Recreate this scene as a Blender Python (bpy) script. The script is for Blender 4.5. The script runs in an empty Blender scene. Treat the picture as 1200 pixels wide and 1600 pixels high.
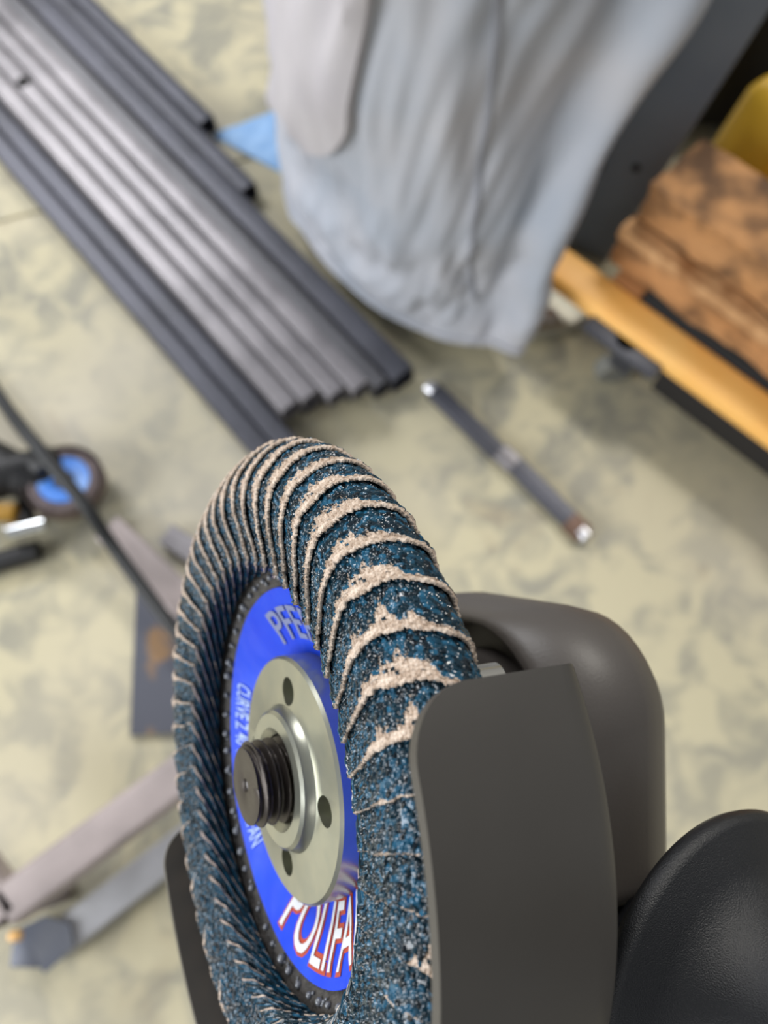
import bpy, bmesh, math, random
import numpy as np
from mathutils import Vector, Matrix, noise

random.seed(7)
rng = np.random.default_rng(7)
PI = math.pi
C = bpy.context.scene.collection
sc = bpy.context.scene

# ------------------------------------------------------------------ camera
FPX = 1155.0                       # focal length in pixels for the 1200x1600 frame
CAM = Vector((0, 0, 1.25))
nad = Vector((40, -400, -FPX)).normalized()      # where straight down lies, in camera axes
zW = -nad
yW = (Vector((0, 1, 0)) - zW * zW.y).normalized()
xW = yW.cross(zW)
R = Matrix((xW, yW, zW))           # camera axes -> world axes
cam_d = bpy.data.cameras.new('camera')
cam = bpy.data.objects.new('camera', cam_d)
C.objects.link(cam)
cam.matrix_world = Matrix.Translation(CAM) @ R.to_4x4()
cam_d.sensor_fit = 'VERTICAL'
cam_d.sensor_height = 36
cam_d.sensor_width = 27
cam_d.lens = FPX / 1600 * 36
cam_d.clip_start = 0.01
cam_d.clip_end = 60
cam_d.dof.use_dof = True
cam_d.dof.focus_distance = 0.108
cam_d.dof.aperture_fstop = 15.5
sc.camera = cam

# ------------------------------------------------------------------ world and lamps
w = bpy.data.worlds.new('shop')
sc.world = w
w.use_nodes = True
w.node_tree.nodes['Background'].inputs[0].default_value = (0.90, 0.94, 1.0, 1)
w.node_tree.nodes['Background'].inputs[1].default_value = 0.30


def area(name, loc, target, sx, sy, power, col):
    l = bpy.data.lights.new(name, 'AREA')
    l.shape = 'RECTANGLE'
    l.size, l.size_y = sx, sy
    l.energy = power
    l.color = col
    o = bpy.data.objects.new(name, l)
    C.objects.link(o)
    o.location = loc
    o.rotation_euler = (Vector(target) - Vector(loc)).to_track_quat('-Z', 'Y').to_euler()
    return o


area('bay_door_light', (-3.6, -1.3, 2.1), (0, 0.1, 0.8), 2.6, 2.2, 160, (0.96, 0.98, 1.0))
area('ceiling_lamp', (-2.6, 3.6, 3.4), (0, 0.5, 0.0), 2.0, 1.2, 125, (0.98, 0.98, 1.0))
area('ceiling_lamp', (1.7, 2.6, 3.8), (0.4, 0.3, 0.0), 1.4, 0.6, 86, (1.0, 0.96, 0.88))
area('ceiling_lamp', (-0.6, -2.6, 3.2), (0, 0.6, 0.3), 1.6, 0.6, 8, (1.0, 0.97, 0.92))
sc.view_settings.view_transform = 'Standard'
sc.view_settings.look = 'None'
sc.view_settings.exposure = 0.14
sc.view_settings.gamma = 1.0
sc.view_settings.use_curve_mapping = False


# ------------------------------------------------------------------ helpers
def at(px, py, z):
    """the world point that lies at height z on the line of sight through a photo pixel"""
    d = R @ Vector(((px - 600) / FPX, -(py - 800) / FPX, -1))
    return CAM + d * ((z - CAM.z) / d.z)


def proj(p):
    v = R.transposed() @ (Vector(p) - CAM)
    return 600 + FPX * v.x / -v.z, 800 - FPX * v.y / -v.z


def lin(c):
    return tuple(((v / 255) / 12.92 if v / 255 <= 0.04045 else ((v / 255 + 0.055) / 1.055) ** 2.4) for v in c) + (1,)


def mat(name, col, rough=0.5, metal=0.0, var=0.0, vscale=10, col2=None, bump=0.0, bscale=80, detail=3, coat=0.0,
        spec=0.5, ramp=(0.35, 0.65), stretch=None, rvar=0.0, dist=0.001):
    """principled material; noise mixes col and col2, a second noise gives fine relief"""
    m = bpy.data.materials.new(name)
    m.use_nodes = True
    nt = m.node_tree
    b = nt.nodes['Principled BSDF']
    b.inputs['Base Color'].default_value = lin(col)
    b.inputs['Roughness'].default_value = rough
    b.inputs['Metallic'].default_value = metal
    b.inputs['Specular IOR Level'].default_value = spec
    b.inputs['Coat Weight'].default_value = coat
    tc = nt.nodes.new('ShaderNodeTexCoord')
    src = tc.outputs['Object']
    if stretch:
        mp = nt.nodes.new('ShaderNodeMapping')
        mp.inputs['Scale'].default_value = stretch
        nt.links.new(src, mp.inputs['Vector'])
        src = mp.outputs['Vector']
    if col2:
        n = nt.nodes.new('ShaderNodeTexNoise')
        n.inputs['Scale'].default_value = vscale
        n.inputs['Detail'].default_value = detail
        nt.links.new(src, n.inputs['Vector'])
        r = nt.nodes.new('ShaderNodeValToRGB')
        r.color_ramp.elements[0].position, r.color_ramp.elements[1].position = ramp
        r.color_ramp.elements[0].color = lin(col)
        r.color_ramp.elements[1].color = lin(col2)
        nt.links.new(n.outputs['Fac'], r.inputs['Fac'])
        nt.links.new(r.outputs['Color'], b.inputs['Base Color'])
        if rvar:
            mr = nt.nodes.new('ShaderNodeMapRange')
            mr.inputs['To Min'].default_value = rough - rvar
            mr.inputs['To Max'].default_value = rough + rvar
            nt.links.new(n.outputs['Fac'], mr.inputs['Value'])
            nt.links.new(mr.outputs['Result'], b.inputs['Roughness'])
    if bump:
        n2 = nt.nodes.new('ShaderNodeTexNoise')
        n2.inputs['Scale'].default_value = bscale
        n2.inputs['Detail'].default_value = 4
        nt.links.new(src, n2.inputs['Vector'])
        bp = nt.nodes.new('ShaderNodeBump')
        bp.inputs['Strength'].default_value = bump
        bp.inputs['Distance'].default_value = dist
        nt.links.new(n2.outputs['Fac'], bp.inputs['Height'])
        nt.links.new(bp.outputs['Normal'], b.inputs['Normal'])
    return m


def finish(me, smooth):
    if smooth is True:
        me.polygons.foreach_set('use_smooth', [True] * len(me.polygons))
    elif smooth:
        bm = bmesh.new()
        bm.from_mesh(me)
        for f in bm.faces:
            f.smooth = True
        for e in bm.edges:
            if len(e.link_faces) == 2 and e.calc_face_angle(0) > math.radians(smooth):
                e.smooth = False
        bm.to_mesh(me)
        bm.free()


def obj(name, bm, m, parent=None, smooth=35):
    """links a bmesh as ONE mesh object"""
    me = bpy.data.meshes.new(name)
    bmesh.ops.recalc_face_normals(bm, faces=bm.faces)
    bm.to_mesh(me)
    bm.free()
    finish(me, smooth)
    for x in (m if isinstance(m, (list, tuple)) else [m]):
        me.materials.append(x)
    o = bpy.data.objects.new(name, me)
    C.objects.link(o)
    o.parent = parent
    return o


def tag(o, label=None, cat=None, group=None, kind=None):
    if label:
        o['label'] = label
    if cat:
        o['category'] = cat
    if group:
        o['group'] = group
    if kind:
        o['kind'] = kind
    return o


def empty(name, loc=(0, 0, 0), rot=None):
    o = bpy.data.objects.new(name, None)
    o.empty_display_size = 0.02
    C.objects.link(o)
    if rot is not None:
        o.matrix_world = Matrix.Translation(Vector(loc)) @ rot.to_4x4()
    else:
        o.location = loc
    return o


def add_box(bm, c, s, rot=None, bev=0.0, seg=2):
    r = bmesh.ops.create_cube(bm, size=1)
    vs = r['verts']
    M = Matrix.Translation(Vector(c)) @ (rot.to_4x4() if rot is not None else Matrix.Identity(4)) @ Matrix.Diagonal((s[0], s[1], s[2], 1))
    bmesh.ops.transform(bm, matrix=M, verts=vs)
    if bev:
        es = list({e for v in vs for e in v.link_edges})
        bmesh.ops.bevel(bm, geom=es, offset=bev, segments=seg, affect='EDGES', profile=0.5)
    return bm


def add_lathe(bm, prof, n=64, axis='Z', a0=0.0, a1=2 * PI, M=None, close_prof=False):
    """revolves (r, h) pairs about an axis"""
    full = abs((a1 - a0) - 2 * PI) < 1e-6
    k = n if full else n + 1
    rows = []
    for i in range(k):
        a = a0 + (a1 - a0) * i / n
        row = []
        for r, h in prof:
            p = Vector((r * math.cos(a), r * math.sin(a), h))
            if axis == 'X':
                p = Vector((h, r * math.cos(a), r * math.sin(a)))
            if M is not None:
                p = M @ p
            row.append(bm.verts.new(p))
        rows.append(row)
    L = len(prof)
    for i in range(n):
        A, B = rows[i], rows[(i + 1) % k]
        for j in range(L if close_prof else L - 1):
            j2 = (j + 1) % L
            q = [A[j], A[j2], B[j2], B[j]]
            try:
                bm.faces.new(q)
            except ValueError:
                pass
    if not full and close_prof:
        bm.faces.new(rows[0])
        bm.faces.new(rows[-1])
    bmesh.ops.remove_doubles(bm, verts=[v for r in rows for v in r], dist=1e-7)
    return bm


def add_tube(bm, pts, r, n=12, cap=True):
    """a round tube along a list of points; r is a number or a list"""
    pts = [Vector(p) for p in pts]
    rs = r if isinstance(r, (list, tuple)) else [r] * len(pts)
    t0 = (pts[1] - pts[0]).normalized()
    up = Vector((0, 0, 1)) if abs(t0.z) < 0.9 else Vector((1, 0, 0))
    rings = []
    for i, p in enumerate(pts):
        t = (pts[min(i + 1, len(pts) - 1)] - pts[max(i - 1, 0)]).normalized()
        u = t.cross(up).normalized()
        v = u.cross(t)
        rings.append([bm.verts.new(p + (u * math.cos(2 * PI * k / n) + v * math.sin(2 * PI * k / n)) * rs[i]) for k in range(n)])
    for A, B in zip(rings, rings[1:]):
        for k in range(n):
            bm.faces.new([A[k], A[(k + 1) % n], B[(k + 1) % n], B[k]])
    if cap:
        bm.faces.new(rings[0])
        bm.faces.new(rings[-1])
    return bm


def add_bar(bm, a, b, wd, ht, bev=0.003, hollow=0.0, seg=3, closed_start=False):
    """a rectangular bar or hollow section from a to b (centre lines), width across and height in z"""
    a, b = Vector(a), Vector(b)
    t = (b - a).normalized()
    s = t.cross(Vector((0, 0, 1))).normalized()
    u = s.cross(t)

    def ring(p, wd, ht, r):
        out = []
        for cx, cy, a0 in ((1, 1, 0), (-1, 1, 90), (-1, -1, 180), (1, -1, 270)):
            for k in range(seg + 1):
                q = math.radians(a0 + 90 * k / seg)
                out.append(p + s * (cx * (wd / 2 - r) + r * math.cos(q)) + u * (cy * (ht / 2 - r) + r * math.sin(q)))
        return [bm.verts.new(v) for v in out]
    A, B = ring(a, wd, ht, bev), ring(b, wd, ht, bev)
    n = len(A)

    def skin(P, Q):
        for k in range(n):
            bm.faces.new([P[k], P[(k + 1) % n], Q[(k + 1) % n], Q[k]])
    skin(A, B)
    if hollow:
        ri = max(bev - hollow, 0.0006)
        A2, B2 = ring(a, wd - 2 * hollow, ht - 2 * hollow, ri), ring(b, wd - 2 * hollow, ht - 2 * hollow, ri)
        skin(A2, B2)
        skin(A, A2)
        skin(B, B2)
    else:
        bm.faces.new(A)
        bm.faces.new(B)
    return bm


def add_prism(bm, pts, off):
    """extrudes a polygon by the vector off"""
    A = [bm.verts.new(Vector(p)) for p in pts]
    B = [bm.verts.new(Vector(p) + Vector(off)) for p in pts]
    bm.faces.new(A)
    bm.faces.new(B[::-1])
    for i in range(len(A)):
        j = (i + 1) % len(A)
        bm.faces.new([A[i], A[j], B[j], B[i]])
    return bm


def NB():
    return bmesh.new()


# ------------------------------------------------------------------ materials
def concrete():
    m = bpy.data.materials.new('concrete')
    m.use_nodes = True
    nt = m.node_tree
    N, Lk = nt.nodes, nt.links
    b = N['Principled BSDF']
    tc = N.new('ShaderNodeTexCoord')

    def nz(sc_, det, dis=0.0, rough=0.5):
        n = N.new('ShaderNodeTexNoise')
        n.inputs['Scale'].default_value = sc_
        n.inputs['Detail'].default_value = det
        n.inputs['Roughness'].default_value = rough
        n.inputs['Distortion'].default_value = dis
        Lk.new(tc.outputs['Object'], n.inputs['Vector'])
        return n

    def ramp(src, stops):
        r = N.new('ShaderNodeValToRGB')
        e = r.color_ramp.elements
        while len(e) < len(stops):
            e.new(0.5)
        for k, (p, c) in enumerate(stops):
            e[k].position = p
            e[k].color = lin(c) if len(c) == 3 else c
        Lk.new(src, r.inputs['Fac'])
        return r

    def mix(f, a, c, mode='MIX'):
        x = N.new('ShaderNodeMix')
        x.data_type = 'RGBA'
        x.blend_type = mode
        if isinstance(f, float):
            x.inputs[0].default_value = f
        else:
            Lk.new(f, x.inputs[0])
        Lk.new(a, x.inputs[6])
        Lk.new(c, x.inputs[7])
        return x.outputs[2]
    big = ramp(nz(2.6, 2).outputs['Fac'], [(0.35, (186, 178, 150)), (0.65, (196, 188, 170))])
    mott = nz(13, 3, 0.6, 0.55)
    stain = ramp(mott.outputs['Fac'], [(0.36, (146, 143, 128)), (0.56, (190, 182, 152))])
    mask = ramp(nz(1.7, 1).outputs['Fac'], [(0.36, (0.25, 0.25, 0.25, 1)), (0.60, (1, 1, 1, 1))])
    c1 = mix(mask.outputs['Color'], big.outputs['Color'], stain.outputs['Color'])
    brown = ramp(nz(5.2, 3, 0.5).outputs['Fac'], [(0.62, (0, 0, 0, 1)), (0.76, (0.5, 0.5, 0.5, 1))])
    rgb = N.new('ShaderNodeRGB')
    rgb.outputs[0].default_value = lin((132, 112, 92))
    c2 = mix(brown.outputs['Color'], c1, rgb.outputs[0])
    Lk.new(c2, b.inputs['Base Color'])
    b.inputs['Roughness'].default_value = 0.5
    b.inputs['Specular IOR Level'].default_value = 0.4
    bp = N.new('ShaderNodeBump')
    bp.inputs['Strength'].default_value = 0.25
    bp.inputs['Distance'].default_value = 0.002
    Lk.new(nz(60, 5).outputs['Fac'], bp.inputs['Height'])
    Lk.new(bp.outputs['Normal'], b.inputs['Normal'])
    return m


M_conc = concrete()
M_dark = mat('joint_filler', (70, 66, 58), 0.9)
M_steel = mat('mill_scale_steel', (112, 109, 112), 0.38, 0.3, col2=(146, 142, 145), vscale=9, bump=0.2, bscale=120, stretch=(1, 1, 1), rvar=0.08)
M_steel2 = mat('dark_mill_scale_steel', (66, 67, 74), 0.45, 0.4, col2=(84, 85, 94), vscale=8, bump=0.2, bscale=120, rvar=0.08)
M_steel3 = mat('mid_grey_mill_scale', (94, 94, 98), 0.45, 0.35, col2=(106, 106, 110), vscale=8, bump=0.2, bscale=120)
M_black = mat('hole_black', (14, 13, 12), 0.9)
M_bare = mat('cut_steel', (205, 205, 210), 0.3, 0.9, bump=0.3, bscale=300)
M_rust = mat('heat_tinted_steel', (96, 72, 58), 0.6, 0.4, col2=(120, 96, 84), vscale=40)
M_frame = mat('welded_frame_steel', (172, 160, 158), 0.45, 0.25, col2=(150, 140, 138), vscale=12, bump=0.2, bscale=100)
M_frame2 = mat('grey_frame_steel', (168, 168, 172), 0.4, 0.25, col2=(150, 150, 152), vscale=12, bump=0.2, bscale=100)
M_blued = mat('blued_steel_plate', (84, 88, 100), 0.45, 0.4, col2=(100, 102, 108), vscale=14, bump=0.2)
M_cover = mat('grey_cover_fabric', (165, 171, 181), 0.75, 0, col2=(182, 182, 187), vscale=5, bump=0.3, bscale=500, spec=0.25)
M_seam = mat('cover_seam_fabric', (150, 152, 160), 0.8, 0, bump=0.4, bscale=400, spec=0.2)
M_paint = mat('dark_grey_painted_steel', (112, 120, 130), 0.5, 0.0, col2=(120, 127, 136), vscale=10, bump=0.1)
M_timber = mat('rough_sawn_timber', (98, 70, 46), 0.8, 0, col2=(192, 140, 90), vscale=15, bump=0.8, bscale=60, detail=5, stretch=(1, 1, 1), ramp=(0.38, 0.6), dist=0.004)
M_split = mat('split_timber_edge', (206, 160, 112), 0.8, 0, col2=(150, 104, 62), vscale=18, bump=0.8, bscale=80, dist=0.004)
M_orange = mat('varnished_orange_board', (255, 190, 100), 0.42, 0, col2=(255, 200, 116), vscale=9, bump=0.1, spec=0.4)
M_carpet = mat('dark_carpet_pad', (52, 56, 58), 0.95, 0, bump=0.8, bscale=500, dist=0.003)
M_caster = mat('caster_plate', (72, 74, 82), 0.45, 0.5)
M_wheel = mat('grey_rubber_wheel', (120, 120, 114), 0.5)
M_yellow = mat('yellow_plastic', (206, 164, 44), 0.4, 0, coat=0.2)
M_ylabel = mat('yellow_label', (190, 140, 30), 0.45)
M_blackpl = mat('black_plastic', (24, 24, 26), 0.5, 0, bump=0.2, bscale=300)
M_towel = mat('blue_shop_towel', (138, 178, 224), 0.9, 0, col2=(160, 196, 236), vscale=30, bump=0.5, bscale=200)
M_hose = mat('black_rubber_cord', (32, 34, 36), 0.5, 0, bump=0.2, bscale=300)
M_base = mat('bare_base_plate', (168, 165, 152), 0.35, 0.4)
# foreground (units of the tool are millimetres scaled by 0.001)
M_cloth = mat('abrasive_cloth_backing', (222, 206, 190), 0.85, 0, col2=(176, 156, 138), vscale=900, spec=0.2)
M_guard = mat('grinder_guard_paint', (71, 68, 64), 0.38, 0.0, col2=(68, 65, 61), vscale=60, bump=0.05, bscale=1500, spec=0.5, dist=0.0003)
M_guardin = M_guard
M_gear = mat('gear_head_paint', (80, 75, 71), 0.46, 0.0, col2=(82, 77, 73), vscale=60, bump=0.12, bscale=1800, dist=0.0003)
M_nut = mat('zinc_plated_nut', (176, 176, 160), 0.3, 0.85, col2=(164, 166, 154), vscale=150, bump=0.05, bscale=2500, dist=0.0002)
M_spindle = mat('black_oxide_spindle', (58, 52, 48), 0.38, 0.6, bump=0.1, bscale=2500, dist=0.0002)
M_plate = mat('black_fibre_backing', (44, 42, 40), 0.6, 0, col2=(70, 66, 62), vscale=400, bump=0.8, bscale=1200, dist=0.0006)
M_glue = mat('resin_bead', (120, 124, 130), 0.2, 0, coat=0.5)
M_rubber = mat('textured_black_plastic', (20, 21, 24), 0.4, 0, bump=0.5, bscale=4200, dist=0.00025, col2=(24, 25, 28), vscale=80)
M_screw = mat('polished_screw', (220, 214, 200), 0.2, 1.0)
M_white = mat('white_print', (215, 218, 222), 0.4)
M_silver = mat('silver_print', (120, 130, 170), 0.4)
M_smallprint = mat('pale_blue_print', (150, 176, 226), 0.4)
M_red = mat('red_print', (176, 66, 44), 0.4)


def label_blue():
    m = mat('blue_label_paper', (10, 60, 214), 0.48, 0, col2=(20, 74, 222), vscale=60, spec=0.3)
    nt = m.node_tree
    n = nt.nodes.new('ShaderNodeTexNoise')
    n.inputs['Scale'].default_value = 90
    bp = nt.nodes.new('ShaderNodeBump')
    bp.inputs['Strength'].default_value = 0.5
    bp.inputs['Distance'].default_value = 0.002
    tc = nt.nodes.new('ShaderNodeTexCoord')
    nt.links.new(tc.outputs['Object'], n.inputs['Vector'])
    nt.links.new(n.outputs['Fac'], bp.inputs['Height'])
    nt.links.new(bp.outputs['Normal'], nt.nodes['Principled BSDF'].inputs['Normal'])
    return m


M_label = label_blue()


def grit_mat():
    m = bpy.data.materials.new('blue_zirconia_grit')
    m.use_nodes = True
    nt = m.node_tree
    b = nt.nodes['Principled BSDF']
    a = nt.nodes.new('ShaderNodeAttribute')
    a.attribute_name = 'grain'
    r = nt.nodes.new('ShaderNodeValToRGB')
    e = r.color_ramp.elements
    e.new(0.5)
    e[0].position, e[0].color = 0.0, lin((6, 17, 25))
    e[1].position, e[1].color = 0.55, lin((16, 48, 62))
    e[2].position, e[2].color = 1.0, lin((34, 92, 122))
    nt.links.new(a.outputs['Fac'], r.inputs['Fac'])
    nt.links.new(r.outputs['Color'], b.inputs['Base Color'])
    b.inputs['Roughness'].default_value = 0.13
    b.inputs['Specular IOR Level'].default_value = 0.5
    return m


M_grit = grit_mat()

# ================================================================== SETTING
floor = empty('floor')
tag(floor, kind='structure')
ja, jb = at(0, 345, 0), at(80, 325, 0)
jd = (jb - ja).normalized()
jn = Vector((-jd.y, jd.x, 0))
for s in (-1, 1):
    bm = NB()
    cen = ja + jn * (s * (3.0 + 0.003))
    cen.z = -0.05
    rot = Matrix((jd, jn, Vector((0, 0, 1)))).transposed()
    add_box(bm, (0, 0, 0), (12, 6.0, 0.1), None, 0.004, 2)
    o = obj('slab', bm, M_conc, floor)
    o.matrix_world = Matrix.Translation(cen) @ rot.to_4x4()
bm = NB()
add_box(bm, (0, 0, -0.07), (12, 12, 0.06))
obj('joint_filler', bm, M_dark, floor)

# ================================================================== STEEL TUBES ON THE FLOOR
A1, A0 = at(575, 590, 0.076), at(11, 0, 0.076)
tdir = (A0 - A1)
tdir.z = 0
tdir.normalize()                       # towards the upper left of the view
tn = Vector((-tdir.y, tdir.x, 0))      # across the pile
if (at(430, 635, 0.076) - A1).dot(tn) < 0:
    tn = -tn                           # from the cover side towards the left


def pile_coord(px, py, z):
    v = at(px, py, z) - A1
    return v.dot(tdir), v.dot(tn)


def steel_tube(t_end, across, z0, wd, ht, m, label, group, length=2.6):
    p = A1 + tdir * t_end + tn * across
    p.z = 0
    root = empty('square_tube', p)
    tag(root, label, 'steel tube', group)
    bm = NB()
    add_bar(bm, Vector((0, 0, z0 + ht / 2)), tdir * length + Vector((0, 0, z0 + ht / 2)), wd, ht, 0.005, 0.0025)
    obj('tube_body', bm, m, root)
    return root


wid = (at(430, 635, 0.076) - A1).dot(tn)
W4 = wid / 4
ends = [0.0, 0.002, 0.012, 0.004]
names4 = ['grey square steel tube on top of the pile, nearest the grey cover',
          'grey square steel tube on top of the pile, second from the grey cover',
          'grey square steel tube on top of the pile with a drilled hole',
          'bright-edged grey square tube on top of the pile, farthest from the grey cover']
GT = 'square steel tubes in the top layer of the pile'
for k in range(4):
    tc_ = pile_coord(575 - 36 * k, 590 + 11 * k, 0.076)[0]
    r = steel_tube(tc_ + ends[k] - 0.004, W4 * (k + 0.5), 0.0385, W4 - 0.003, 0.0375, M_steel, names4[k], GT)
    if k == 2:
        ht_, ha_ = pile_coord(50, 125, 0.076)
        bm = NB()
        add_lathe(bm, [(0.0, 0.0008), (0.0145, 0.0008), (0.0155, 0.0)], 24)
        o = obj('drilled_hole', bm, M_black, r)
        o.location = tdir * (ht_ - tc_) + Vector((0, 0, 0.0765))
GB = 'dark steel tubes in the bottom layer of the pile'
for k in range(4):
    tc_ = pile_coord(575 - 36 * k, 590 + 11 * k, 0.076)[0]
    steel_tube(tc_ + 0.02 + 0.006 * (k % 2), W4 * (k + 0.5), 0.0, W4 - 0.003, 0.0375, M_steel2,
               ['bottom-layer dark tube, its open end under the upper tube nearest the cover', 'bottom-layer dark tube, second open end from the cover side',
                'bottom-layer dark tube, third open end from the cover side', 'bottom-layer dark tube under the upper tube farthest from the cover'][k], GB)
# two long ones left of the pile
la = pile_coord(370, 695, 0.038)
for k, (ac, lb) in enumerate(((wid + W4 * 0.52, 'long dark square tube on the floor touching the left of the pile'),
                              (wid + W4 * 1.56, 'outermost long dark square tube at the left of the pile, beside bare floor'))):
    steel_tube(-0.30, ac, 0.0, W4 - 0.001, 0.038, M_steel2, lb, GB, 3.0)
# right side, staggered ends
r1a, r1b = pile_coord(600, 606, 0.05), pile_coord(665, 576, 0.05)
wr = abs(r1a[1] - r1b[1])
wi = wr * 0.42
steel_tube(r1a[0] + 0.012, -0.002 - wi / 2, 0.0, wi - 0.001, 0.045, M_steel3,
           'mid-grey tube tucked between the light top tubes and the outer navy one', 'dark tubes on the cover side of the pile')
steel_tube(r1a[0], -0.004 - wi - (wr - wi) / 2, 0.0, wr - wi, 0.05, M_steel2,
           'long navy-grey steel tube beside the pile, ending near the cover hem', 'dark tubes on the cover side of the pile')
e2 = pile_coord(392, 288, 0.04)
e3 = pile_coord(312, 192, 0.04)
steel_tube(e2[0], -0.006 - wr - 0.020, 0.0, 0.038, 0.04, M_steel2,
           'dark steel tube ending beside the blue towel', 'dark tubes on the cover side of the pile', 2.2)
steel_tube(e3[0], -0.006 - wr - 0.060, 0.0, 0.038, 0.04, M_steel2,
           'shortest dark steel tube, outermost on the blue towel side', 'dark tubes on the cover side of the pile', 2.0)

# ------------------------------------------------------------------ bar on the floor
pa, pb = at(672, 606, 0.012), at(928, 850, 0.012)
root = empty('steel_bar', ((pa.x + pb.x) / 2, (pa.y + pb.y) / 2, 0))
tag(root, 'short dark steel bar with bright cut ends lying alone on the concrete', 'steel bar')
o0 = Vector(root.location)
bd = (pb - pa).normalized()
L_ = (pb - pa).length
q = [0.02, 0.44, 0.53, 0.93]
P = [pa - o0 + bd * L_ * t for t in q]
bm = NB(); add_bar(bm, P[0], P[1], 0.033, 0.02, 0.003); obj('bar_body', bm, M_steel2, root)
bm = NB(); add_bar(bm, P[1] + Vector((0.002, 0.002, 0.001)), P[2] + Vector((0.003, 0.003, 0.001)), 0.036, 0.022, 0.005); tag(obj('coupling', bm, M_steel, root), 'lighter grey coupling')
bm = NB(); add_bar(bm, P[2] + Vector((0.004, 0.004, 0)), P[3], 0.033, 0.02, 0.003); obj('bar_body', bm, M_steel2, root)
bm = NB(); add_bar(bm, P[3] - bd * 0.03, P[3] + bd * 0.006, 0.036, 0.0225, 0.004); tag(obj('heat_mark', bm, M_rust, root), 'brown heat-tinted end')
for e, s in ((P[0], -1), (P[3], 1)):
    bm = NB()
    add_tube(bm, [e + bd * s * -0.004, e + bd * s * 0.012, e + bd * s * 0.016], [0.015, 0.015, 0.009], 20)
    tag(obj('end_cap', bm, M_bare, root), 'bright cut end')

# ================================================================== COVERED MACHINE
# columns of the cover, listed from the left silhouette round the front to the right and back
def vlift(px, py, z0, z):
    p = at(px, py, z0)
    return Vector((p.x, p.y, z))


HZ = [0.058, 0.15, 0.30, 0.60, 0.80]
cols = []
sil_l = [(450, 320), (441, 200), (433, 60), (428, -330)]
sil_r = [(812, 536), (838, 470), (884, 345), (1092, -48)]
hem = [(450, 320), (476, 362), (505, 405), (550, 450), (600, 488), (655, 515), (705, 533), (760, 537), (812, 536)]
nh = len(hem)
for i, (x, y) in enumerate(hem):
    f = i / (nh - 1)
    col = []
    for k in range(4):
        v = vlift(x, y, 0.058, HZ[k])
        dl = at(*sil_l[k], HZ[k]) - vlift(*hem[0], 0.058, HZ[k])
        dr = at(*sil_r[k], HZ[k]) - vlift(*hem[-1], 0.058, HZ[k])
        wl, wr_ = max(0, 1 - f * 2.2) ** 1.5, max(0, (f - 0.45) / 0.55) ** 1.6
        col.append(v + dl * wl + dr * wr_)
    col.append(col[-1] + (col[-1] - col[-2]) * 0.6)
    col[-1].z = HZ[4]
    cols.append(col)
# the far side
cl, cr = cols[0], cols[-1]
for f in (0.15, 0.5, 0.85):
    col = []
    for k in range(5):
        a, b = cr[k], cl[k]
        mid = a.lerp(b, f)
        mid = mid + Vector((-0.16, 0.46, 0)) * math.sin(PI * f) ** 0.6
        mid.z = HZ[k]
        col.append(mid)
    cols.append(col)


def catmull(p0, p1, p2, p3, t):
    return 0.5 * ((2 * p1) + (p2 - p0) * t + (2 * p0 - 5 * p1 + 4 * p2 - p3) * t * t + (3 * p1 - p0 - 3 * p2 + p3) * t ** 3)


NCOL = len(cols)


def cover_pt(u, v):
    """u in columns (closed), v in 0..4 rows"""
    i = math.floor(u)
    t = u - i
    v = min(max(v, 0), 3.9999)
    j = math.floor(v)
    tv = v - j

    def colpt(k):
        c = cols[k % NCOL]
        return catmull(c[max(j - 1, 0)], c[j], c[j + 1], c[min(j + 2, 4)], tv)
    # sharper corner at the right-hand hem
    return catmull(colpt(i - 1), colpt(i), colpt(i + 1), colpt(i + 2), t)


def cover_disp(u, v):
    e = 1e-3
    p = cover_pt(u, v)
    du = cover_pt(u + e, v) - p
    dv = cover_pt(u, v + e) - p
    n = du.cross(dv)
    n.normalize()
    a = noise.noise(Vector((u * 0.55, v * 1.1, 3.1))) * 0.034 + noise.noise(Vector((u * 1.4 + v * 0.9, v * 1.9, 7.7))) * 0.014
    a += noise.noise(Vector((u * 3.2 - v * 2.0, v * 2.6, 1.3))) * 0.008
    a *= min(1, 0.12 + v * 0.8)
    if 6.4 < u < 8.2:              # long fold that runs up the right edge
        a += 0.016 * math.exp(-((u - 7.55) / 0.22) ** 2) * min(1, v)
        a -= 0.016 * math.exp(-((u - 7.05) / 0.28) ** 2) * min(1, v)
    return p, n, a


nU, nV = 12 * 14, 56
root = empty('machine_cover', (cols[4][0].x, cols[4][0].y, 0))
tag(root, 'tall pale grey fabric cover with a pocket flap draped over a machine', 'cover')
base0 = Vector(root.location)
bm = NB()
grid = []
for a_ in range(nU):
    row = []
    for b_ in range(nV + 1):
        u, v = a_ / nU * NCOL, b_ / nV * 4
        p, n, d_ = cover_disp(u, v)
        row.append(bm.verts.new(p + n * d_ - base0))
    grid.append(row)
for a_ in range(nU):
    for b_ in range(nV):
        q = [grid[a_][b_], grid[(a_ + 1) % nU][b_], grid[(a_ + 1) % nU][b_ + 1], grid[a_][b_ + 1]]
        bm.faces.new(q)
bm.faces.new([g[-1] for g in grid])
obj('cover_fabric', bm, M_cover, root, True)
# pixel -> (u, v) on the front of the cover, used to place what is sewn on it
tabu = [(u * 0.1, v * 0.08) for u in range(-6, 84) for v in range(0, 48)]
tabp = np.array([proj(cover_pt(u, v)) for u, v in tabu])


def cover_uv(px, py):
    d2 = ((tabp - np.array([px, py])) ** 2).sum(1)
    idx = np.argsort(d2)[:4]
    wts = 1 / (d2[idx] + 1e-3)
    wts /= wts.sum()
    return (float(sum(wts[i] * tabu[idx[i]][0] for i in range(4))), float(sum(wts[i] * tabu[idx[i]][1] for i in range(4))))


def on_cover(u, v, off):
    p, n, d_ = cover_disp(u, v)
    return p + n * (d_ + off) - base0


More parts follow.
